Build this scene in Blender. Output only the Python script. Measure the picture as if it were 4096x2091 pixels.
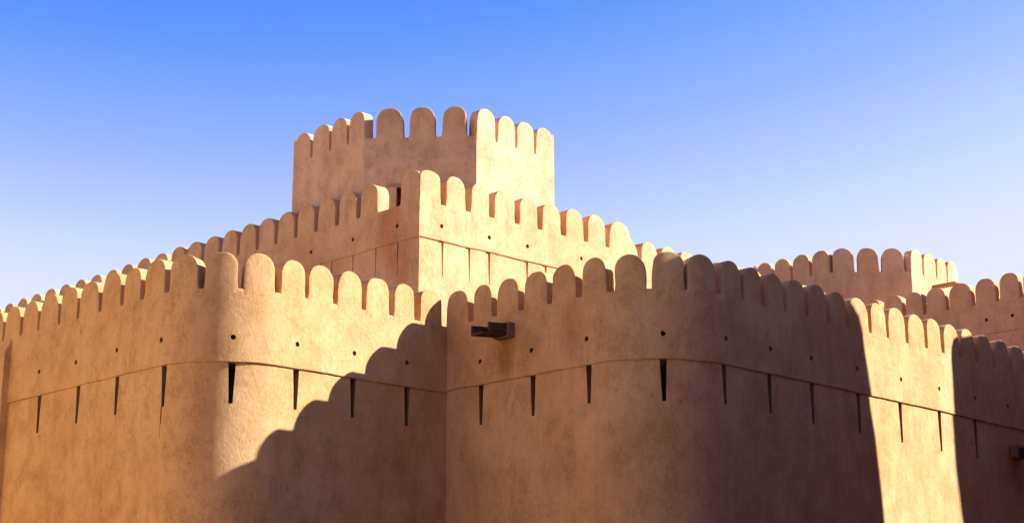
import bpy, bmesh, math, random
from mathutils import Vector, noise, Euler

for o in list(bpy.data.objects): bpy.data.objects.remove(o)
S = bpy.context.scene
COL = S.collection
Z0 = 1.6                       # eye height of the photographer above the ground
RAD = math.radians

# ------------------------------------------------------------------ camera
AZ, PITCH = RAD(45.55), 0.253319
cam = bpy.data.cameras.new('camera'); camo = bpy.data.objects.new('camera', cam); COL.objects.link(camo)
cam.sensor_width = 36.0; cam.lens = 36.0*6700/4096
cam.clip_start = 0.1; cam.clip_end = 5000
camo.location = (0, 0, Z0); camo.rotation_euler = Euler((math.pi/2+PITCH, 0, AZ-math.pi/2))
S.camera = camo
S.render.resolution_x, S.render.resolution_y = 1024, 522

# ------------------------------------------------------------------ light
SUN = Vector((1.05, -1.0, 0.8125)).normalized()
sl = bpy.data.lights.new('sun', 'SUN'); so = bpy.data.objects.new('sun', sl); COL.objects.link(so)
sl.energy = 5.0; sl.angle = RAD(0.5); sl.color = (1.0, 0.95, 0.93)
so.rotation_euler = SUN.to_track_quat('Z', 'Y').to_euler(); so.location = (20, -20, 60)
W = bpy.data.worlds.new('World'); S.world = W; W.use_nodes = True
nt = W.node_tree; bg = nt.nodes['Background']
sky = nt.nodes.new('ShaderNodeTexSky'); sky.sky_type = 'NISHITA'; sky.sun_disc = False
sky.sun_elevation = math.asin(SUN.z); sky.sun_rotation = math.atan2(SUN.x, SUN.y)
sky.altitude = 0; sky.air_density = 1.0; sky.dust_density = 0.0; sky.ozone_density = 3.0
# camera-style grade of the sky (the photograph is strongly processed): one curve per channel
sc = nt.nodes.new('ShaderNodeVectorMath'); sc.operation = 'SCALE'; sc.inputs['Scale'].default_value = 0.15
cv = nt.nodes.new('ShaderNodeRGBCurve')
def curve(i, pts):
    c = cv.mapping.curves[i]
    while len(c.points) < len(pts): c.points.new(0.5, 0.5)
    for p, (x, y) in zip(c.points, pts): p.location = (x, y); p.handle_type = 'VECTOR'
SKY_R = [(0, 0.035), (0.08, 0.045), (0.145, 0.08), (0.167, 0.12), (0.196, 0.30), (0.235, 0.60), (0.26, 0.74), (0.30, 0.83), (0.45, 0.90), (1, 1)]
SKY_G = [(0, 0.02), (0.15, 0.04), (0.25, 0.16), (0.295, 0.31), (0.345, 0.485), (0.41, 0.73), (0.45, 0.81), (0.50, 0.86), (0.7, 0.90), (1, 1)]
SKY_B = [(0, 0.25), (0.30, 0.40), (0.42, 0.68), (0.52, 1.0), (1, 1.0)]
curve(0, SKY_R); curve(1, SKY_G); curve(2, SKY_B); cv.mapping.update()
up = nt.nodes.new('ShaderNodeVectorMath'); up.operation = 'SCALE'; up.inputs['Scale'].default_value = 3.54
nt.links.new(sky.outputs[0], sc.inputs[0]); nt.links.new(sc.outputs[0], cv.inputs['Color'])
nt.links.new(cv.outputs[0], up.inputs[0]); nt.links.new(up.outputs[0], bg.inputs[0]); bg.inputs[1].default_value = 0.1
S.view_settings.view_transform = 'Standard'; S.view_settings.look = 'None'
S.view_settings.exposure = 1.5; S.view_settings.gamma = 1.0

# ------------------------------------------------------------------ materials
def newmat(name):
    m = bpy.data.materials.new(name); m.use_nodes = True
    n = m.node_tree.nodes; n.clear()
    out = n.new('ShaderNodeOutputMaterial'); b = n.new('ShaderNodeBsdfPrincipled')
    m.node_tree.links.new(b.outputs[0], out.inputs[0])
    return m, m.node_tree, b
def nd(t, kind, **kw):
    n = t.nodes.new(kind)
    for k, v in kw.items():
        if k in n.inputs: n.inputs[k].default_value = v
        else: setattr(n, k, v)
    return n
def mapped(t, scale, loc=(0, 0, 0)):
    g = t.nodes.new('ShaderNodeNewGeometry'); mp = t.nodes.new('ShaderNodeMapping')
    mp.inputs['Scale'].default_value = scale; mp.inputs['Location'].default_value = loc
    t.links.new(g.outputs['Position'], mp.inputs['Vector']); return mp.outputs[0]
def ramp(t, src, stops):
    r = t.nodes.new('ShaderNodeValToRGB'); e = r.color_ramp.elements
    while len(e) < len(stops): e.new(0.5)
    for el, (p, c) in zip(e, stops):
        el.position = p; el.color = c if len(c) == 4 else (*c, 1)
    t.links.new(src, r.inputs[0]); return r.outputs[0]
def mixc(t, mode, fac, a, b):
    m = t.nodes.new('ShaderNodeMix'); m.data_type = 'RGBA'; m.blend_type = mode
    for sock, v in ((m.inputs[0], fac), (m.inputs[6], a), (m.inputs[7], b)):
        if isinstance(v, (int, float)): sock.default_value = v
        elif isinstance(v, tuple): sock.default_value = (*v, 1)
        else: t.links.new(v, sock)
    return m.outputs[2]
def math_(t, op, a, b=0.0):
    m = t.nodes.new('ShaderNodeMath'); m.operation = op
    for i, v in enumerate((a, b)):
        if isinstance(v, (int, float)): m.inputs[i].default_value = v
        else: t.links.new(v, m.inputs[i])
    return m.outputs[0]

def plaster(name, base, dark, pale, k=1.0, loc=(0, 0, 0), stains=()):
    """hand-trowelled mud plaster: clouds of pale and dark clay, damp streaks, straw curls and pits"""
    m, t, b = newmat(name)
    def nz(scale, det, dist=0.0, sc=(1, 1, 1), rough=0.55):
        n = nd(t, 'ShaderNodeTexNoise', Scale=scale*k, Detail=det, Distortion=dist, Roughness=rough)
        t.links.new(mapped(t, sc, loc), n.inputs['Vector']); return n.outputs[0]
    big = nz(0.45, 6, 0.5, (1, 1, 0.7)); med = nz(1.7, 9, 0.35, (1, 1, 0.75), 0.66); streak = nz(1.5, 8, 0.25, (2.4, 2.4, 0.30), 0.62)
    fine = nz(8.0, 8, 0.5, (1, 1, 0.8), 0.68); grain = nz(38, 4)
    curl = nz(13, 1, 1.6); curl2 = nz(24, 1, 1.4)
    c = mixc(t, 'MIX', ramp(t, big, [(0.35, (0, 0, 0)), (0.68, (1, 1, 1))]), base, pale)
    c = mixc(t, 'MIX', ramp(t, med, [(0.50, (0, 0, 0)), (0.76, (.55, .55, .55))]), c, dark)
    c = mixc(t, 'MIX', ramp(t, med, [(0.26, (.8, .8, .8)), (0.47, (0, 0, 0))]), c, pale)
    c = mixc(t, 'MIX', ramp(t, streak, [(0.52, (0, 0, 0)), (0.80, (.5, .5, .5))]), c, dark)
    c = mixc(t, 'MULTIPLY', 0.8, c, ramp(t, fine, [(0.30, (.86, .81, .74)), (0.52, (1, 1, 1)), (0.75, (1.0, .96, .90))]))
    l1 = ramp(t, curl, [(0.60, (0, 0, 0)), (0.625, (1, 1, 1)), (0.65, (0, 0, 0))])
    l2 = ramp(t, curl2, [(0.60, (0, 0, 0)), (0.64, (1, 1, 1)), (0.68, (0, 0, 0))])
    where = ramp(t, med, [(0.44, (.25, .25, .25)), (0.58, (1, 1, 1))])
    lines = math_(t, 'MULTIPLY', math_(t, 'MAXIMUM', l1, l2), where)
    c = mixc(t, 'MULTIPLY', math_(t, 'MULTIPLY', lines, 0.34), c, (0.50, 0.40, 0.32))
    vo = nd(t, 'ShaderNodeTexVoronoi', Scale=2.6*k); t.links.new(mapped(t, (1, 1, 1), loc), vo.inputs['Vector'])
    pits = ramp(t, vo.outputs['Distance'], [(0.035, (1, 1, 1)), (0.06, (0, 0, 0))])
    pits = math_(t, 'MULTIPLY', pits, ramp(t, med, [(0.5, (0, 0, 0)), (0.55, (1, 1, 1))]))
    c = mixc(t, 'MULTIPLY', math_(t, 'MULTIPLY', pits, 0.7), c, (0.35, 0.27, 0.22))
    for (x, y, z, r, col) in stains:                 # local damp patches with a shape of their own
        g = t.nodes.new('ShaderNodeNewGeometry'); d = nd(t, 'ShaderNodeVectorMath', operation='SUBTRACT')
        t.links.new(g.outputs['Position'], d.inputs[0]); d.inputs[1].default_value = (x, y, z+Z0)
        sc_ = nd(t, 'ShaderNodeVectorMath', operation='MULTIPLY'); sc_.inputs[1].default_value = (1, 1, 0.6)
        t.links.new(d.outputs[0], sc_.inputs[0])
        ln = nd(t, 'ShaderNodeVectorMath', operation='LENGTH'); t.links.new(sc_.outputs[0], ln.inputs[0])
        v = math_(t, 'ADD', math_(t, 'DIVIDE', ln.outputs['Value'], r), math_(t, 'MULTIPLY', math_(t, 'SUBTRACT', med, 0.5), 2.2))
        c = mixc(t, 'MULTIPLY', ramp(t, v, [(0.45, (.85, .85, .85)), (1.0, (0, 0, 0))]), c, col)
    t.links.new(c, b.inputs['Base Color'])
    b.inputs['Roughness'].default_value = 0.95; b.inputs['Specular IOR Level'].default_value = 0.15
    h = math_(t, 'ADD', math_(t, 'MULTIPLY', med, 1.2), math_(t, 'MULTIPLY', fine, 0.55))
    h = math_(t, 'ADD', h, math_(t, 'MULTIPLY', grain, 0.13))
    h = math_(t, 'SUBTRACT', h, math_(t, 'MULTIPLY', lines, 0.22))
    h = math_(t, 'SUBTRACT', h, math_(t, 'MULTIPLY', pits, 0.4))
    bp = nd(t, 'ShaderNodeBump', Strength=0.9, Distance=0.038); t.links.new(h, bp.inputs['Height'])
    t.links.new(bp.outputs[0], b.inputs['Normal'])
    return m
M_A = plaster('ochre_plaster', (0.53, 0.298, 0.120), (0.42, 0.208, 0.072), (0.62, 0.39, 0.185),
    stains=[(30.83, 31.75, 8.85, 0.5, (0.62, 0.52, 0.36)), (30.83, 29.2, 9.3, 0.55, (0.82, 0.68, 0.62)), (48.4, 26.4, 6.7, 0.6, (0.7, 0.6, 0.5))])
M_K = plaster('pale_plaster', (0.56, 0.315, 0.150), (0.45, 0.222, 0.088), (0.65, 0.395, 0.215), loc=(7, 3, 5),
    stains=[(31.97, 37.95, 13.95, 0.75, (0.80, 0.62, 0.52)), (31.97, 37.5, 12.7, 0.6, (0.84, 0.68, 0.62))])
M_T = plaster('tower_plaster', (0.57, 0.325, 0.172), (0.46, 0.230, 0.104), (0.67, 0.415, 0.250), loc=(17, 31, 9))

M_H = plaster('bounce_plaster', (0.72, 0.50, 0.21), (0.64, 0.42, 0.16), (0.76, 0.56, 0.27))  # pale orange chosen so the added blocks bounce warm light
M_D = plaster('low_bounce_plaster', (0.22, 0.105, 0.105), (0.15, 0.075, 0.075), (0.28, 0.14, 0.14))  # kept dark and rosy so unseen masses bounce little light onto the walls
M_R = plaster('shade_dark_reveal', (0.26, 0.145, 0.065), (0.19, 0.10, 0.048), (0.32, 0.19, 0.095))  # shade inside slits, holes and doorway put into a darker colour
M_B = plaster('shade_dark_clay', (0.24, 0.125, 0.07), (0.18, 0.09, 0.05), (0.30, 0.16, 0.09))  # clay darkened to paint in the shade on the spout blocks
def wood_mat(name, c1, c2, sc=(1.2, 14, 14)):
    m, t, b = newmat(name)
    n = nd(t, 'ShaderNodeTexNoise', Scale=3.0, Detail=6.0, Distortion=0.6); t.links.new(mapped(t, sc), n.inputs['Vector'])
    t.links.new(ramp(t, n.outputs[0], [(0.3, c1), (0.7, c2)]), b.inputs['Base Color'])
    b.inputs['Roughness'].default_value = 0.9; b.inputs['Specular IOR Level'].default_value = 0.08
    bp = nd(t, 'ShaderNodeBump', Strength=0.6, Distance=0.01); t.links.new(n.outputs[0], bp.inputs['Height'])
    t.links.new(bp.outputs[0], b.inputs['Normal']); return m
M_WOOD = wood_mat('dark_timber', (0.034, 0.018, 0.010), (0.13, 0.07, 0.035))
M_WOOD2 = wood_mat('dark_timber_crosswise', (0.018, 0.011, 0.007), (0.055, 0.033, 0.020), (14, 1.2, 14))
M_PALM = wood_mat('palm_timber', (0.24, 0.15, 0.075), (0.42, 0.28, 0.15), (14, 1.2, 14))
def ground_mat():
    m, t, b = newmat('sandy_ground')
    n = nd(t, 'ShaderNodeTexNoise', Scale=0.6, Detail=8.0); t.links.new(mapped(t, (1, 1, 1)), n.inputs['Vector'])
    t.links.new(ramp(t, n.outputs[0], [(0.3, (0.24, 0.14, 0.095)), (0.7, (0.34, 0.205, 0.14))]), b.inputs['Base Color'])
    b.inputs['Roughness'].default_value = 1.0
    bp = nd(t, 'ShaderNodeBump', Strength=0.5, Distance=0.05); t.links.new(n.outputs[0], bp.inputs['Height'])
    t.links.new(bp.outputs[0], b.inputs['Normal']); return m
M_G = ground_mat()

# ------------------------------------------------------------------ helpers
def tag(o, label=None, cat=None, group=None, kind=None):
    if label: o['label'] = label
    if cat: o['category'] = cat
    if group: o['group'] = group
    if kind: o['kind'] = kind
    return o
def thing(name, label, cat, loc, group=None):
    o = bpy.data.objects.new(name, None); COL.objects.link(o); o.location = loc; o.empty_display_size = 0.3
    return tag(o, label, cat, group, 'thing')
def link(name, verts, faces, mat, parent=None, cutters=None, smooth=32, weld=True, reveal=None):
    me = bpy.data.meshes.new(name); me.from_pydata([tuple(v) for v in verts], [], faces)
    bm = bmesh.new(); bm.from_mesh(me)
    if weld: bmesh.ops.remove_doubles(bm, verts=bm.verts, dist=1e-5)
    bmesh.ops.dissolve_degenerate(bm, edges=bm.edges, dist=1e-6)
    bmesh.ops.recalc_face_normals(bm, faces=bm.faces); bm.to_mesh(me); bm.free()
    o = bpy.data.objects.new(name, me); COL.objects.link(o)
    if cutters:
        cv, cf = cutters
        cm = bpy.data.meshes.new('cut'); cm.from_pydata([tuple(v) for v in cv], [], cf)
        b2 = bmesh.new(); b2.from_mesh(cm); bmesh.ops.recalc_face_normals(b2, faces=b2.faces); b2.to_mesh(cm); b2.free()
        co = bpy.data.objects.new('cut', cm); COL.objects.link(co)
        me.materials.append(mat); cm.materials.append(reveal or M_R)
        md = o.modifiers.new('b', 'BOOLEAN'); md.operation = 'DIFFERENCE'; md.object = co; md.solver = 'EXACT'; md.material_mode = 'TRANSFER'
        dg = bpy.context.evaluated_depsgraph_get(); new = bpy.data.meshes.new_from_object(o.evaluated_get(dg))
        o.modifiers.clear(); o.data = new; new.name = name
        bpy.data.objects.remove(co); bpy.data.meshes.remove(cm); bpy.data.meshes.remove(me); me = new
    if not cutters: me.materials.clear(); me.materials.append(mat)
    me.polygons.foreach_set('use_smooth', [True]*len(me.polygons)); me.set_sharp_from_angle(angle=RAD(smooth))
    if parent:
        # mesh data are in world coordinates: move them into the thing's frame
        off = Vector(parent.location)
        p = parent.parent
        while p: off += Vector(p.location); p = p.parent
        for v in me.vertices: v.co -= off
        o.parent = parent
    me.update(); return o
def recut(o, CV, CF):
    cm = bpy.data.meshes.new('cut'); cm.from_pydata([tuple(v) for v in CV], [], CF)
    b2 = bmesh.new(); b2.from_mesh(cm); bmesh.ops.recalc_face_normals(b2, faces=b2.faces); b2.to_mesh(cm); b2.free()
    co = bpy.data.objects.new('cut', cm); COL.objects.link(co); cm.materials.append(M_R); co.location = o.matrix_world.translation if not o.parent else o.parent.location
    md = o.modifiers.new('b', 'BOOLEAN'); md.operation = 'DIFFERENCE'; md.object = co; md.solver = 'EXACT'; md.material_mode = 'TRANSFER'
    new = bpy.data.meshes.new_from_object(o.evaluated_get(bpy.context.evaluated_depsgraph_get()))
    o.modifiers.clear(); o.data = new; new.name = o.name; bpy.data.objects.remove(co); bpy.data.meshes.remove(cm)
    new.polygons.foreach_set('use_smooth', [True]*len(new.polygons)); new.set_sharp_from_angle(angle=RAD(32))
def wob(p, amp=0.012):
    """the hand-made unevenness shared by parapet faces and merlons"""
    v = noise.noise(Vector((p[0]*0.45, p[1]*0.45, p[2]*0.45)))*1.6 + noise.noise(Vector((p[0]*1.5+9, p[1]*1.5, p[2]*1.5)))*0.7
    return v*amp

class Path:
    """plan line of a wall; outside lies to the right of its direction"""
    def __init__(s, pts, step=0.22):
        s.P = [Vector((a, b)) for a, b in pts]; s.S = [0.0]
        for a, b in zip(s.P, s.P[1:]): s.S.append(s.S[-1]+(b-a).length)
        s.L = s.S[-1]
        st = set()
        for i in range(len(s.P)-1):
            n = max(1, int(round((s.S[i+1]-s.S[i])/step)))
            for j in range(n): st.add(s.S[i]+(s.S[i+1]-s.S[i])*j/n)
        st.add(s.L); s.stations = sorted(st)
    def seg(s, u):
        for i in range(len(s.P)-1):
            if u <= s.S[i+1]+1e-9 or i == len(s.P)-2: return i
    def at(s, u):
        i = s.seg(u); d = (s.P[i+1]-s.P[i]).normalized()
        return s.P[i]+d*(u-s.S[i]), Vector((d.y, -d.x))
    def miter(s, u):
        """outward offset vector, mitred where the station is a corner"""
        p, n = s.at(u)
        for k in range(1, len(s.P)-1):
            if abs(u-s.S[k]) < 1e-6:
                d1 = (s.P[k]-s.P[k-1]).normalized(); d2 = (s.P[k+1]-s.P[k]).normalized()
                n1 = Vector((d1.y, -d1.x)); n2 = Vector((d2.y, -d2.x)); m = (n1+n2).normalized()
                return p, m/max(0.3, m.dot(n1))
        return p, n
    def find(s, x, y):
        best = None; q = Vector((x, y))
        for i in range(len(s.P)-1):
            d = s.P[i+1]-s.P[i]; L = d.length; t = max(0, min(L, (q-s.P[i]).dot(d)/L))
            e = (s.P[i]+d*t/L-q).length
            if best is None or e < best[0]: best = (e, s.S[i]+t)
        return best[1]

def sweep(path, prof, name, mat, parent, cutters=None, amp=0.012, reveal=None, zw=None, s0=None, s1=None):
    """closed solid: profile of (depth inward, z) carried along the path"""
    st = [u for u in path.stations if (s0 is None or u > s0+1e-4) and (s1 is None or u < s1-1e-4)]
    if s0 is not None: st = [s0]+st
    if s1 is not None: st = st+[s1]
    V = []; F = []; n = len(prof)
    for u in st:
        p, m = path.miter(u)
        for (d, z, fl) in prof:
            zz = z+(0.020*noise.noise(Vector((u*0.9, z*3, 4.2)))+0.012*noise.noise(Vector((u*3.3, z*3, 8.2))) if fl & 2 else 0)
            off = -d
            q = p+m*off
            if fl & 1: q = q+m*wob((p.x, p.y, z), amp)
            V.append((q.x, q.y, zz+Z0))
    for i in range(len(st)-1):
        for j in range(n):
            a = i*n+j; b = i*n+(j+1) % n
            F.append((a, b, b+n, a+n))
    F.append(tuple(range(n))[::-1]); F.append(tuple((len(st)-1)*n+j for j in range(n)))
    return link(name, V, F, mat, parent, cutters, reveal=reveal)

def parapet_prof(zc, zt, th, proj=0.0):
    z = zc+0.05; pr = [(0.014-proj, zc, 3), (-proj, zc+0.018, 3)]
    while z < zt-0.12: pr.append((-proj, z, 1)); z += 0.24
    pr += [(-proj, zt-0.04, 1), (0.010-proj, zt-0.012, 1), (0.035-proj, zt, 3), (th-0.03, zt, 2), (th, zt-0.03, 0), (th, zc+0.1, 0), (th-0.05, zc, 0)]
    return pr
def wall_prof(z0, zc, th, rec):
    pr = []; z = z0
    while z < zc-0.3: pr.append((rec, z, 1)); z += 0.45
    pr += [(rec, zc-0.05, 1), (rec, zc+0.012, 0), (th-0.06, zc+0.012, 0), (th-0.06, z0, 0)]
    return pr

def slit_cut(path, u, zt, zb, wt, wb, depth=0.42, CV=None, CF=None, drift=0.0):
    p, n = path.at(u); d = Vector((-n.y, n.x))
    k = len(CV)
    for (w, z, dr) in ((wt/2, zt, 0), (wb/2, zb, drift)):
        for sgn in (-1, 1):
            for dep in (0.25, -depth):
                q = p+d*(sgn*w+dr)+n*dep
                CV.append((q.x, q.y, z+Z0))
    # order: top(-,out)(-,in)(+,out)(+,in) bottom(...)
    for f in ((0, 1, 3, 2), (4, 6, 7, 5), (0, 2, 6, 4), (1, 5, 7, 3), (0, 4, 5, 1), (2, 3, 7, 6)): CF.append(tuple(k+i for i in f))
def hole_cut(path, u, z, r, depth, CV, CF, seg=14):
    p, n = path.at(u); d = Vector((-n.y, n.x)); k = len(CV)
    for dep in (0.2, -depth):
        for i in range(seg):
            a = 2*math.pi*i/seg; rr = r*(1+0.04*math.sin(3*a+u*5)+0.02*math.sin(5*a+u))
            q = p+d*(rr*math.cos(a))+n*dep; CV.append((q.x, q.y, z+Z0+rr*math.sin(a)*1.05))
    for i in range(seg):
        j = (i+1) % seg; CF.append((k+i, k+j, k+seg+j, k+seg+i))
    CF.append(tuple(k+i for i in range(seg))[::-1]); CF.append(tuple(k+seg+i for i in range(seg)))

rng = random.Random(11)
def merlon(path, s0, s1, zb, zt, th, mat, parent, rise=0.95, label=None, clean=False):
    """round-topped merlon standing on the parapet between s0 and s1 (front face follows the wall)"""
    w = (s1-s0)/2; c = (s0+s1)/2
    j = 0 if clean else 1
    zt = zt+rng.uniform(-0.03, 0.02)*j; ap = rng.uniform(-0.08, 0.08)*j; tp = rng.uniform(0.0, 0.022)
    ex = rng.uniform(2.0, 2.25); R = min(w*rise, (zt-zb)*0.8); zs = zt-R
    rows = []                                        # (z, sL, sR)
    base = zb-0.14
    for z in (base, zb, zb+(zs-zb)*0.3, zb+(zs-zb)*0.65, zs):
        f = max(0, (z-zb)/(zt-zb)); flare = 0.018*max(0, 1-(z-zb)/0.08) if z >= zb else 0.018
        rows.append((z, c-w+tp*f-flare, c+w-tp*f+flare))
    NA = 12
    for i in range(1, NA+1):
        a = math.pi/2*i/NA; z = zs+R*math.sin(a); h = (w-tp)*max(0.0, (1-math.sin(a)**ex))**(1/ex)
        cc = c+ap*w*math.sin(a)
        rows.append((z, cc-h, cc+h))
    NC = 8; nr = len(rows)
    jx = rng.uniform(0, 50)
    def pt(i, t, dep, inset):
        z, a, b = rows[i]
        hw = (b-a)/2; cc = (a+b)/2
        # inset towards the centre for softened edges
        if inset:
            hw2 = max(hw-inset, 0) if i < nr-1 else 0
            z2 = z - inset*max(0.0, (z-zs)/R) if z > zs else z
        else: hw2, z2 = hw, z
        s = cc+hw2*(2*t-1)
        s += 0.013*noise.noise(Vector((jx, z*3.1, t*2.0)))*j*1.6
        s = max(0.0005, min(path.L-0.0005, s))
        p, n = path.at(s); pc, ncn = path.at(max(0, min(path.L, c)))
        z2 += 0.008*noise.noise(Vector((jx+5, s*4, 1.0)))*j*1.5*(1 if z > zs else 0)
        if dep < 0.06: q = p+n*(wob((p.x, p.y, z2))+0.002-dep)
        else: q = p+n*(-dep+0.01*noise.noise(Vector((jx, s*2, z*2))))
        return (q.x, q.y, z2+Z0)
    V = []; F = []
    def add(p): V.append(p); return len(V)-1
    layers = [(0.0, 0.018), (0.005, 0.006), (0.018, 0.0)]
    nin = 4
    for i in range(1, nin): layers.append((0.018+(th-0.036)*i/nin, 0.0))
    layers += [(th-0.018, 0.0), (th-0.005, 0.006), (th, 0.018)]
    ring = []
    for dep, ins in layers:
        L = [add(pt(i, 0, dep, ins)) for i in range(nr)]; Rr = [add(pt(i, 1, dep, ins)) for i in range(nr-1)]
        ring.append(L+Rr[::-1])
    n = len(ring[0])
    for a, b in zip(ring, ring[1:]):
        for i in range(n): F.append((a[i], a[(i+1) % n], b[(i+1) % n], b[i]))
    for dep, ins in (layers[0], layers[-1]):        # front and back as a grid that follows the wall's curve
        G = [[add(pt(i, t/NC, dep, ins)) for t in range(NC+1)] for i in range(nr)]
        for i in range(nr-1):
            for t in range(NC): F.append((G[i][t], G[i][t+1], G[i+1][t+1], G[i+1][t]))
    o = link('merlon', V, F, mat, parent, smooth=40)
    if label: o['label'] = label
    return o

def merlons_from_notches(path, notches, zb, zt, th, mat, parent, **kw):
    """notches: list of (s0, s1) openings in order along the path"""
    out = []
    for a, b in zip(notches, notches[1:]):
        out.append(merlon(path, a[1], b[0], zb, zt, th, mat, parent, **kw))
    return out
def pairs(path, pts):
    e = sorted(path.find(x, y) for x, y in pts)
    return [(e[i], e[i+1]) for i in range(0, len(e), 2)]
def arc(cx, cy, r, a0, a1, n=22):
    return [(cx+r*math.cos(RAD(a0+(a1-a0)*i/n)), cy+r*math.sin(RAD(a0+(a1-a0)*i/n))) for i in range(n+1)]
def deck(name, pts, z, mat, parent, th=0.25):
    n = len(pts); V = [(x, y, z+Z0) for x, y in pts]+[(x, y, z-th+Z0) for x, y in pts]
    F = [tuple(range(n)), tuple(range(2*n-1, n-1, -1))]+[(i, (i+1) % n, n+(i+1) % n, n+i) for i in range(n)]
    return link(name, V, F, mat, parent)
def box(name, lo, hi, mat, parent=None, bev=0.0, rot=None, jit=0.0):
    x0, y0, z0 = lo; x1, y1, z1 = hi
    V = [(x, y, z+Z0) for x in (x0, x1) for y in (y0, y1) for z in (z0, z1)]
    if jit: V = [(x+rng.uniform(-jit, jit), y+rng.uniform(-jit, jit), z+rng.uniform(-jit, jit)) for x, y, z in V]
    F = [(0, 1, 3, 2), (4, 6, 7, 5), (0, 4, 5, 1), (2, 3, 7, 6), (0, 2, 6, 4), (1, 5, 7, 3)]
    o = link(name, V, F, mat, parent)
    if bev:
        bm = bmesh.new(); bm.from_mesh(o.data); bmesh.ops.bevel(bm, geom=bm.edges[:], offset=bev, segments=2, affect='EDGES', profile=0.5)
        bm.to_mesh(o.data); bm.free(); o.data.set_sharp_from_angle(angle=RAD(40))
    return o

# ------------------------------------------------------------------ ground
def ground():
    V = []; F = []; N = 24; R = 1500
    xs = [-R, -400, -120]+[-60+10*i for i in range(20)]+[250, 600, R]
    for x in xs:
        for y in xs: V.append((x, y, 0.12*noise.noise(Vector((x*0.05, y*0.05, 0)))*(1 if abs(x) < 200 and abs(y) < 200 else 0)-0.02))
    n = len(xs)
    for i in range(n-1):
        for j in range(n-1): F.append((i*n+j, (i+1)*n+j, (i+1)*n+j+1, i*n+j+1))
    tag(link('ground', V, F, M_G), kind='structure')
ground()

# ------------------------------------------------------------------ bastion A (left) : faces -X then round the corner to -Y
ZB = -Z0-0.3
TH = 0.55
def build_bastion(t, path, zc, zt, ztop, notches, slits, holes, mat, extra=(), th=TH, rec=0.055, zsb=7.06, wt=0.2, wb=0.10, depth=0.95, **kw):
    CV, CF = [], []
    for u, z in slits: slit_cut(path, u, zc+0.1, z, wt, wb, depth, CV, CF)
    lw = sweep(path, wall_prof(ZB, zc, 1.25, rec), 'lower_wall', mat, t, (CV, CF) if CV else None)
    for e in extra:
        c1, c2 = [], []; slit_cut(path, *e, CV=c1, CF=c2)
        recut(lw, [Vector(v)-t.location for v in c1], c2)
    HV, HF = [], []
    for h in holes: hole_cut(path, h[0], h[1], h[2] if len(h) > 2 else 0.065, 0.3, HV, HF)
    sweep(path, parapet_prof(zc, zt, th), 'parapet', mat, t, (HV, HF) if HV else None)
    return merlons_from_notches(path, notches, zt, ztop, th, mat, t, **kw)

A = thing('bastion', 'left rounded plaster bastion, its sunlit right face crossed by a scalloped shadow', 'fort wall', (24, 36, 0))
pA = Path([(22.88, 64.2), (22.88, 44.0)]+arc(25.18, 36.31, 2.3, 180, 270)+[(30.90, 34.01)])
AL = [(44.56, 44.43), (43.54, 43.38), (42.54, 42.41), (41.42, 41.28), (40.39, 40.25), (39.26, 39.10), (38.16, 38.00), (37.21, 36.99)]
nA = [(pA.find(22.88, y0), pA.find(22.88, y1)) for y0, y1 in [(51.0+1.07*i, 50.87+1.07*i) for i in range(12, 0, -1)]+[(51.0, 50.87), (49.93, 49.80), (48.86, 48.73), (47.79, 47.66), (46.71, 46.58), (45.64, 45.51)]+AL]
nA += pairs(pA, [(22.92, 36.08), (22.96, 35.89), (23.247, 35.09), (23.377, 34.96), (23.978, 34.42), (24.129, 34.32), (24.88, 34.15), (25.07, 34.09),
                 (25.83, 34.01), (25.95, 34.01), (26.76, 34.01), (26.91, 34.01), (27.73, 34.01), (27.88, 34.01), (28.68, 34.01), (28.87, 34.01), (29.6, 34.01), (29.83, 34.01)])
nA.append((pA.find(30.62, 34.01), pA.L-0.01))
slA = [(pA.find(22.88, y), z) for y, z in ((48.2, 7.06), (46.2, 7.06), (42.18, 7.05), (40.13, 7.08), (38.15, 7.08), (35.98, 7.04))]
slA += [(pA.find(x, y), z) for x, y, z in ((23.95, 34.45, 7.05), (25.67, 34.01, 7.05), (27.54, 34.01, 7.06), (29.42, 34.01, 7.05))]
hoA = [(pA.find(22.88, y), z) for y, z in ((46.2, 8.78), (42.22, 8.77), (40.27, 8.77), (38.18, 8.8), (36.09, 8.76))]
hoA += [(pA.find(23.95, 34.45), 8.73), (pA.find(25.64, 34.01), 8.74), (pA.find(27.53, 34.01), 8.77), (pA.find(29.36, 34.01), 8.77)]
uc = pA.find(22.88, 36.03)
mA = build_bastion(A, pA, 8.10, 10.0, 10.95, nA, slA, hoA, M_A,
    extra=[(uc, 7.06, 6.62, 0.045, 0.03, 0.12), (uc-0.01, 6.66, 6.26, 0.022, 0.012, 0.10)])
deck('roof_deck', [(23.3, 64.1), (23.3, 36.5), (23.9, 35.2), (25.3, 34.45), (31.9, 34.45), (31.9, 64.1)], 9.0, M_A, A)
# pilaster that thickens the wall at the left edge of the picture
def pilaster(t):
    x = 22.88; y0, y1 = 43.95, 47.2
    prof = [(x+0.06, 9.97), (x, 9.97), (x-0.19, 9.53), (x-0.19, 7.9), (x-0.19, 5), (x-0.19, 2), (x-0.19, ZB), (x+0.06, ZB)]
    n = len(prof); V = []; F = []; K = 12
    for k in range(K+1):
        y = y0+(y1-y0)*k/K
        for (a, z) in prof: V.append((a+(wob((a, y, z), 0.010) if a < x else 0), y+(wob((a, 3.0, z*0.8), 0.02) if k == 0 and a < x else 0), z+Z0))
    for k in range(K):
        for j in range(n): F.append((k*n+j, k*n+(j+1) % n, (k+1)*n+(j+1) % n, (k+1)*n+j))
    F.append(tuple(range(n))); F.append(tuple(K*n+j for j in range(n))[::-1])
    link('pilaster', V, F, M_A, t)
pilaster(A)

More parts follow.
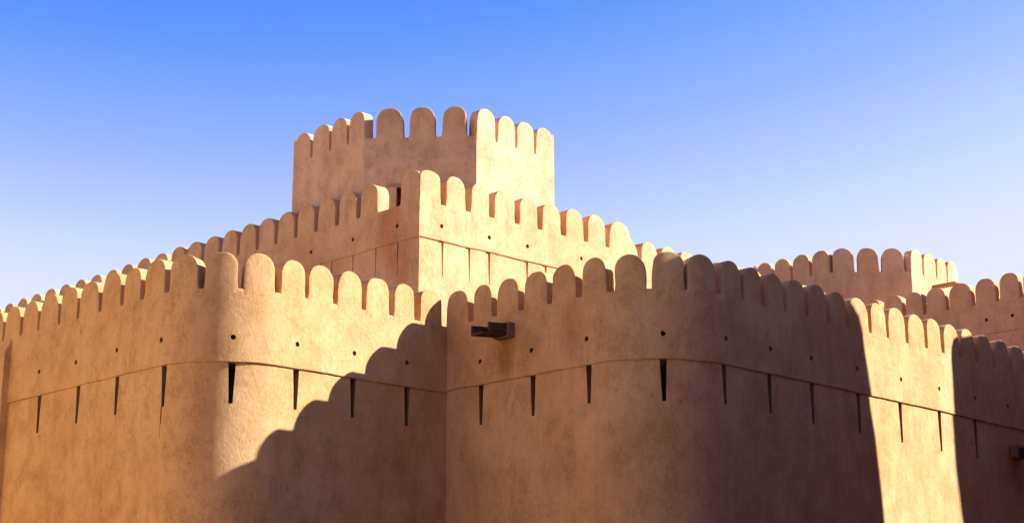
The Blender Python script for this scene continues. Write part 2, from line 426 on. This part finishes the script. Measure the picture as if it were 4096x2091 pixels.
# ------------------------------------------------------------------ bastion B (centre right)
B = thing('bastion', 'right rounded plaster bastion, all in shade except one tall sunlit strip', 'fort wall', (33, 28, 0))
pB = Path([(30.83, 34.46), (30.83, 34.05), (30.84, 31.0)]+arc(33.34, 28.68, 2.5, 180, 270)+[(36.0, 26.17), (40.0, 26.19), (44.0, 26.27), (48.4, 26.45), (58.0, 26.85)])
nB = [(0, pB.find(30.83, 34.056))]
nB += pairs(pB, [(30.83, 33.17), (30.83, 32.95), (30.83, 32.23), (30.83, 32.01), (30.83, 31.2), (30.83, 30.97), (30.83, 30.11), (30.83, 29.93),
    (30.83, 29.07), (30.83, 28.84), (30.89, 28.06), (30.966, 27.84), (31.414, 27.15), (31.529, 27.04), (32.13, 26.49), (32.226, 26.46), (33.055, 26.316), (33.295, 26.277)])
for a, b in ((34.07, 34.22), (34.92, 35.12), (35.915, 36.085), (36.893, 37.084), (37.874, 38.044), (38.80, 38.98), (39.92, 40.07), (40.83, 40.98),
             (41.88, 42.04), (42.925, 43.09), (43.85, 44.05), (44.945, 45.136), (45.98, 46.15), (47.11, 47.33), (48.19, 48.40), (49.25, 49.42),
             (50.3, 50.48), (51.35, 51.5), (52.4, 52.57), (53.4, 53.6), (54.45, 54.6), (55.5, 55.66)):
    nB.append((pB.find(a, 26.2), pB.find(b, 26.2)))
slB = [(pB.find(30.83, y), z) for y, z in ((32.68, 7.08), (30.70, 7.10), (28.70, 7.18))]
slB += [(pB.find(31.65, 26.83), 7.12)]
slB += [(pB.find(x, 26.2), z) for x, z in ((33.34, 7.15), (35.2, 7.14), (37.1, 7.06), (39.3, 7.05), (41.45, 7.02), (43.6, 6.98), (45.75, 6.98), (49.9, 6.98))]
hoB = [(pB.find(30.83, 32.68), 8.82), (pB.find(30.83, 30.7), 8.84), (pB.find(30.83, 28.71), 8.85), (pB.find(31.65, 26.83), 8.83)]
hoB += [(pB.find(x, 26.2), 8.85) for x in (33.37, 35.23, 37.05, 39.24, 41.49, 43.6, 45.79, 47.9)]
mB = build_bastion(B, pB, 8.18, 10.0, 10.95, nB, slB, hoB, M_A)
deck('roof_deck', [(31.25, 34.4), (31.25, 28.9), (31.9, 27.6), (33.5, 26.62), (48.3, 26.85), (57.8, 27.25), (57.8, 34.4)], 9.0, M_A, B)

def spout(t, base, out, side, zc, mat=M_WOOD, clay=None, hb=0.30):
    clay = clay or M_B
    """timber water spout on a clay block; base = point on the wall, out / side = plan unit vectors"""
    o = Vector(out); s = Vector(side); b = Vector(base)
    def bx(name, a0, a1, w0, w1, z0, z1, m, parent, bev=0.0, drop=0.0, flare=0.0):
        V = []
        for a in (a0, a1):
            for w in (w0, w1):
                for z in (z0, z1):
                    q = b+o*a+s*(w*(1+(flare if a == a0 and z == z1 else 0)))
                    V.append((q.x, q.y, z+Z0-drop*a))
        F = [(0, 1, 3, 2), (4, 6, 7, 5), (0, 4, 5, 1), (2, 3, 7, 6), (0, 2, 6, 4), (1, 5, 7, 3)]
        ob = link(name, V, F, m, parent)
        if bev:
            bm = bmesh.new(); bm.from_mesh(ob.data); bmesh.ops.bevel(bm, geom=bm.edges[:], offset=bev, segments=3, affect='EDGES', profile=0.5)
            bm.to_mesh(ob.data); bm.free(); ob.data.set_sharp_from_angle(angle=RAD(50))
        return ob
    blk = bx('water_spout', -0.03, 0.23, -hb, hb, zc-0.21, zc+0.20, clay, t, 0.025)
    blk['label'] = 'clay block holding a dark timber spout'
    bx('trough_floor', 0.0, 1.10, -0.22, 0.22, zc-0.15, zc-0.085, mat, blk, 0.006, 0.09)
    bx('trough_side', 0.0, 0.88, -0.245, -0.185, zc-0.155, zc+0.175, mat, blk, 0.008, 0.09)
    bx('trough_side', 0.0, 1.09, 0.185, 0.245, zc-0.155, zc+0.12, mat, blk, 0.008, 0.09)
spout(B, (30.83, 31.64), (-1, 0), (0, 1), 9.49)
spout(B, (48.22, 26.45), (0.04, -1), (-1, 0), 7.42, M_WOOD2, M_B, 0.36)

# ------------------------------------------------------------------ keep K
k = 1.45
K = thing('keep_wall', 'tall pale plaster keep wall with a sharp corner, standing behind the two rounded bastions', 'fort wall', (34, 40, 0))
zk, ztk, zck = 10.0*k, 10.68*k, 9.205*k
thk = 0.325*k
KY = 25.215*k
pK = Path([(22.045*k, 82.0), (22.045*k, KY), (25.5*k, 25.11*k), (28.45*k, 25.07*k)])
cK = pK.S[1]
nK = []
y = 67.9
ys = [(46.96, 46.78), (45.84, 45.67), (44.78, 44.60), (43.68, 43.49), (42.60, 42.40), (41.50, 41.29), (40.41, 40.18), (39.34, 38.24)]
ys = [(a/1.48*k, b/1.48*k) for a, b in ys]
apx = [63.12, 62.04, 60.87, 59.74, 58.57, 57.43, 56.37, 55.14, 54.08, 52.91, 51.72, 50.65, 49.6, 48.5, 47.42]
mids = [(p+q)/2/1.48*k for p, q in zip(apx, apx[1:])]
yy = [apx[0]/1.48*k+0.56+1.11*i for i in range(17, -1, -1)]+mids
nK = [(pK.find(22.045*k, a+0.09), pK.find(22.045*k, a-0.09)) for a in yy]
nK += [(pK.find(22.045*k, a), pK.find(22.045*k, b)) for a, b in ys]
mK = merlons_from_notches(pK, nK, zk, ztk, thk, M_K, K)
# the corner carries two arches meeting at the arris
merlon(pK, nK[-1][1], cK-0.004, zk, ztk, thk, M_K, K, rise=0.60, clean=True)
xs = [(22.61, 22.77), (23.31, 23.475), (23.984, 24.15), (24.737, 24.89), (25.422, 25.585), (26.158, 26.33), (26.892, 27.047), (27.623, 27.765)]
nR = [(pK.find(a*k, 25.13*k), pK.find(b*k, 25.13*k)) for a, b in xs]
merlon(pK, cK+0.004, nR[0][0], zk, ztk, thk, M_K, K, rise=0.60, clean=True)
nR.append((pK.L-0.003, pK.L))
merlons_from_notches(pK, nR, zk, ztk, thk, M_K, K)
q = k/1.48
CV, CF = [], []
for y in (37.36+1.01, 39.42, 40.57, 41.66, 43.01):
    slit_cut(pK, pK.find(22.045*k, y*q), zck+0.1, zck-1.05, 0.055, 0.02, 0.16, CV, CF)
for i in range(12): slit_cut(pK, pK.find(22.045*k, (44.3+1.3*i)*q), zck+0.1, zck-1.05, 0.055, 0.02, 0.16, CV, CF)
for x in (33.59, 34.71, 35.56, 37.2, 38.04, 39.4, 40.7):
    slit_cut(pK, pK.find(x*q, 25.13*k), zck+0.1, zck-1.07, 0.105, 0.03, 0.30, CV, CF)
CV2, CF2 = [], []
for x in (33.54, 34.66, 35.51, 37.17, 38.0, 39.36, 40.66):      # little lintel pockets over the slits
    slit_cut(pK, pK.find((x-0.03)*q, 25.13*k), zck+0.09, zck-0.05, 0.16, 0.16, 0.10, CV2, CF2)
lw = sweep(pK, wall_prof(ZB, zck, thk, 0.045), 'lower_wall', M_K, None, (CV, CF), reveal=M_K)
# second cut for the pockets
recut(lw, CV2, CF2)
for v in lw.data.vertices: v.co -= K.location
lw.parent = K
HV, HF = [], []
for y, z in ((38.38, 14.15), (40.54, 14.13), (42.72, 14.13), (44.92, 14.16), (47.1, 14.15)): hole_cut(pK, pK.find(22.045*k, y*q), z*q, 0.065, 0.3, HV, HF)
hole_cut(pK, pK.find(22.045*k, 38.61*q), 14.02*q, 0.025, 0.1, HV, HF)
for x, z in ((33.52, 14.10), (35.52, 14.11), (37.18, 14.12), (39.69, 14.16)): hole_cut(pK, pK.find(x*q, 25.13*k), z*q, 0.065, 0.3, HV, HF)
sweep(pK, parapet_prof(zck, zk, thk), 'parapet', M_K, K, (HV, HF))
deck('roof_deck', [(22.3*k, 81.9), (22.3*k, 25.4*k), (28.4*k, 25.35*k), (28.4*k, 81.9)], 9.05*k, M_K, K)
# return wall closing the keep at its right end
pKe = Path([(28.45*k, 25.10*k), (28.45*k, 30*k)])
sweep(pKe, wall_prof(ZB, zk-0.004, thk, 0.003), 'return_wall', M_K, K)

# ------------------------------------------------------------------ curtain wall K2 to the right of the keep
K2 = thing('curtain_wall', 'sunlit pale curtain wall running right from the keep, only its merlon tops showing', 'fort wall', (48, 37.4, 0))
pC = Path([(28.46*k, 25.8*k), (39.0*k, 25.78*k)])
ap = [29.27-0.0, 30.0, 30.72, 31.41, 32.08, 32.77, 33.5, 34.22, 34.94, 35.66, 36.38, 37.10, 37.82, 38.54]
mid = [28.92]+[(a+b)/2 for a, b in zip(ap, ap[1:])]
nC = [(0.0, 0.004)]+[(pC.find(a*k-0.10, 25.8*k), pC.find(a*k+0.10, 25.8*k)) for a in mid[1:]]
merlons_from_notches(pC, nC, zk, 10.70*k, thk, M_K, K2)
sweep(pC, wall_prof(ZB, zck, thk, 0.045), 'lower_wall', M_K, K2)
sweep(pC, parapet_prof(zck, zk, thk), 'parapet', M_K, K2)

# ------------------------------------------------------------------ wall R (far right, shaded, climbing towards the right edge)
R = thing('curtain_wall', 'shaded plaster wall at the right edge, its row of merlons rising towards the frame', 'fort wall', (57, 34, 0))
XR = 39.0*k
pR = Path([(XR, 25.8*k), (XR, 16.0*k)])
yr = [25.12, 24.42, 23.78, 23.08, 22.29, 21.58, 20.90, 20.2, 19.5, 18.8, 18.1, 17.4, 16.7]
nRr = [(0, 0.05)]+[(pR.find(XR, y*k+0.08), pR.find(XR, y*k-0.08)) for y in yr]
merlons_from_notches(pR, nRr, zk, 10.68*k, thk, M_K, R)
CV, CF = [], []
for y in (22.13, 20.9, 19.6): slit_cut(pR, pR.find(XR, y*k), 9.16*k+0.1, 9.16*k-1.6, 0.07, 0.04, 0.2, CV, CF)
sweep(pR, wall_prof(ZB, 9.16*k, thk, 0.045), 'lower_wall', M_K, R, (CV, CF))
HV, HF = [], []
for y in (21.956, 21.208, 20.4, 19.6): hole_cut(pR, pR.find(XR, y*k), 9.545*k, 0.065, 0.3, HV, HF)
sweep(pR, parapet_prof(9.16*k, zk, thk), 'parapet', M_K, R, (HV, HF))

# ------------------------------------------------------------------ towers
def tower(t, corners, sc, notch_sets, mtop, mat, door=None, zr=9.3):
    """corners: octagon (unit plan) going so that the outside is on the right; notch_sets: per side, list of notch intervals (fractions)"""
    P = [(x*sc, y*sc) for x, y in corners]
    th = 0.22*sc; zt = 10.0*sc
    V = []; F = []
    path = Path(P+[P[0]], step=0.4)
    st = path.stations[:-1]; n = len(st)
    inner = []
    def ring(off, z, w=True):
        ids = []
        for u in st:
            p, m = path.miter(u)
            if u < 1e-9:
                d1 = (Vector(P[0])-Vector(P[-1])).normalized(); d2 = (Vector(P[1])-Vector(P[0])).normalized()
                n1 = Vector((d1.y, -d1.x)); n2 = Vector((d2.y, -d2.x)); m = (n1+n2).normalized(); m = m/m.dot(n1)
            q = p-m*off+(m*wob((p.x, p.y, z)) if w else Vector((0, 0)))
            V.append((q.x, q.y, z+Z0)); ids.append(len(V)-1)
        return ids
    zs = [ZB]; z = 8.0
    while z < zt-0.2: zs.append(z); z += 0.4
    rings = [ring(0, z) for z in zs]+[ring(0, zt-0.04), ring(0.01, zt-0.012), ring(0.035, zt), ring(th, zt, False), ring(th, zr*sc, False)]
    for a, b in zip(rings, rings[1:]):
        for i in range(n): F.append((a[i], a[(i+1) % n], b[(i+1) % n], b[i]))
    F.append(tuple(rings[-1])); F.append(tuple(rings[0])[::-1])
    link('tower_body', V, F, mat, t, door)
    for i, ns in enumerate(notch_sets):
        a = Vector(P[i]); b = Vector(P[(i+1) % len(P)])
        pp = Path([a, b], 0.4); L = pp.L
        for s0, s1 in ns: merlon(pp, s0*L, s1*L, zt, mtop*sc, th, mat, t, rise=1.0)
def spans(n, g=0.11, a=0.0, b=0.0):
    """n merlons evenly over a side, leaving a and b free at its ends"""
    L = 1-a-b; w = (L-(n-1)*g*L/n)/n; st = w+g*L/n
    return [(a+i*st, a+i*st+w) for i in range(n)]
def fr(a, b, lst): return [((x-a)/(b-a), (y-a)/(b-a)) for x, y in lst]
t1 = 1.728
T = thing('tower', 'highest chamfered plaster tower with round merlons, rising behind the keep corner', 'tower', (36, 41, 0))
c1 = [(18.70, 25.13), (18.72, 22.99), (20.09, 21.41), (22.13, 21.40), (23.5, 22.98), (23.5, 25.13), (22.13, 26.7), (20.08, 26.7)]
A_ = Vector(c1[1])*t1; B_ = Vector(c1[2])*t1; pd = Path([A_, B_])
dcv, dcf = [], []
u0 = 1.065
slit_cut(pd, u0+0.42, 15.61, 14.0, 0.84, 0.84, 0.7, dcv, dcf)
tower(T, c1, t1, [
    fr(25.13, 22.99, [(25.12, 24.61), (24.54, 24.03), (23.97, 23.50), (23.44, 23.0)]),
    fr(18.72, 20.09, [(18.86, 19.19), (19.27, 19.58), (19.67, 19.965)]),
    fr(20.09, 22.13, [(20.095, 20.57), (20.63, 21.09), (21.145, 21.59), (21.645, 22.12)]),
    spans(4), spans(4), spans(4), spans(4), spans(4)], 10.575, M_T, (dcv, dcf))
# timber lintel over the tower doorway
def lintel(t):
    a, n = pd.at(0.74); b, _ = pd.at(1.98); d = (b-a).normalized()
    V = []
    for p in (a, b):
        for dep in (0.03, -0.2):
            for z in (15.625, 15.73):
                q = p+n*dep; V.append((q.x, q.y, z+Z0))
    F = [(0, 1, 3, 2), (4, 6, 7, 5), (0, 4, 5, 1), (2, 3, 7, 6), (0, 2, 6, 4), (1, 5, 7, 3)]
    link('lintel', V, F, M_PALM, t)
lintel(T)
t2 = 1.74
T2 = thing('tower', 'distant chamfered plaster tower with round merlons at the far right', 'tower', (61, 41, 0))
c2 = [(33.27, 25.1), (33.33, 22.9), (34.64, 21.42), (36.83, 21.45), (38.2, 22.9), (38.2, 25.1), (36.83, 26.5), (34.6, 26.5)]
tower(T2, c2, t2, [
    fr(25.1, 22.9, [(25.09, 24.59), (24.52, 24.04), (23.97, 23.47), (23.40, 22.91)]),
    fr(33.33, 34.64, [(33.39, 33.73), (33.79, 34.12), (34.18, 34.53)]),
    fr(34.64, 36.83, [(34.645, 35.16), (35.23, 35.79), (35.85, 36.30), (36.36, 36.82)]),
    spans(4), spans(4), spans(4), spans(4), spans(4)], 10.60, M_T)

# timber plank on a clay stub behind the right wall
pk = thing('timber_canopy', 'weathered timber plank laid on a clay stub behind the right wall merlons', 'canopy', (57.6, 34.0, 15.0+Z0))
box('clay_stub', (57.35, 34.36, 13.2), (57.75, 34.62, 15.74), M_K, pk, 0.03)
box('plank', (57.2, 33.45, 15.70), (57.75, 34.50, 15.76), M_PALM, pk, 0.01)

# ------------------------------------------------------------------ masses out of picture: two shadow casters, then blocks added to steer light
def mass(name, label, profile, y0, y1, mat, skew=0.0):
    """solid block: outline in (x, z) carried from y0 to y1"""
    t = thing(name, label, 'building', (profile[0][0], y0, 0))
    n = len(profile); V = [(x+(skew*(y0-y)), y, z+Z0) for y in (y0, y1) for x, z in profile]
    F = [tuple(range(n)), tuple(range(n, 2*n))[::-1]]+[(i, (i+1) % n, n+(i+1) % n, n+i) for i in range(n)]
    link('wall', V, F, mat, t); return t
def shoulder(pts, lam):
    """outline whose shadow falls on the right bastion face at the given (x, z) points"""
    return [(x+1.05*lam, z+0.8125*lam) for x, z in pts]
lam = 7.5
Lp = shoulder([(30.6, -9.6), (30.6, 11.15), (36.5, 11.22), (38.2, 11.12), (38.8, 10.90), (39.2, 10.66), (39.48, 10.40), (39.60, 9.95), (39.66, 9.45), (39.94, 8.2), (40.12, 7.1), (40.28, 5.5), (41.6, -9.6)], lam)
mass('gatehouse', 'battered plaster gatehouse beyond the right edge whose shadow covers the right bastion', Lp, 26.18-lam, 26.18-lam-4.0, M_D, 1.05)
Rp = shoulder([(44.80, -9.8), (44.76, 7.2), (44.74, 8.2), (44.60, 9.2), (44.50, 9.9), (44.56, 10.3), (44.72, 10.58), (45.0, 10.72), (45.5, 10.80), (46.1, 10.98), (47.2, 11.15), (58, 11.15), (58, -9.8)], lam)
mass('guard_tower', 'plaster guard tower beyond the right edge, shading the far end of the bastion', Rp, 26.2-lam, 26.2-lam-4.0, M_D, 1.05)
mass('warm_bounce_block', 'pale plaster block added unseen beyond the left edge to bounce warm light', [(-3, ZB), (-3, 14.5), (10.5, 14.5), (10.5, ZB)], 33, 75, M_H)  # added out of view as a reflector for the left bastion's shaded face
mass('right_sky_blocker', 'tall plaster block added unseen behind and right of the viewer to block sky light', [(22, ZB), (22, 17.4), (76, 17.4), (76, ZB)], 2.0, 8.5, M_D)  # added out of view to cut sky and ground light on the bastions
mass('left_bounce_block', 'ochre plaster block added unseen to the left of the viewer to bounce warm light', [(-22, ZB), (-22, 15), (-9, 15), (-9, ZB)], 17.0, 31.0, M_H)  # added out of view: warm bounce in place of the white horizon
mass('left_sky_blocker', 'dark plaster block added unseen left of and behind the viewer to block sky light', [(-22, ZB), (-22, 16), (-9, 16), (-9, ZB)], -6.9, 16.9, M_D)  # added out of view to hide bright horizon from the merlon sides
mass('rear_sky_blocker', 'long dark plaster block added unseen behind the viewer to block sky light', [(-22, ZB), (-22, 15), (21, 15), (21, ZB)], -14.0, -7.0, M_D)  # added out of view to keep low sky light off the shadowed faces
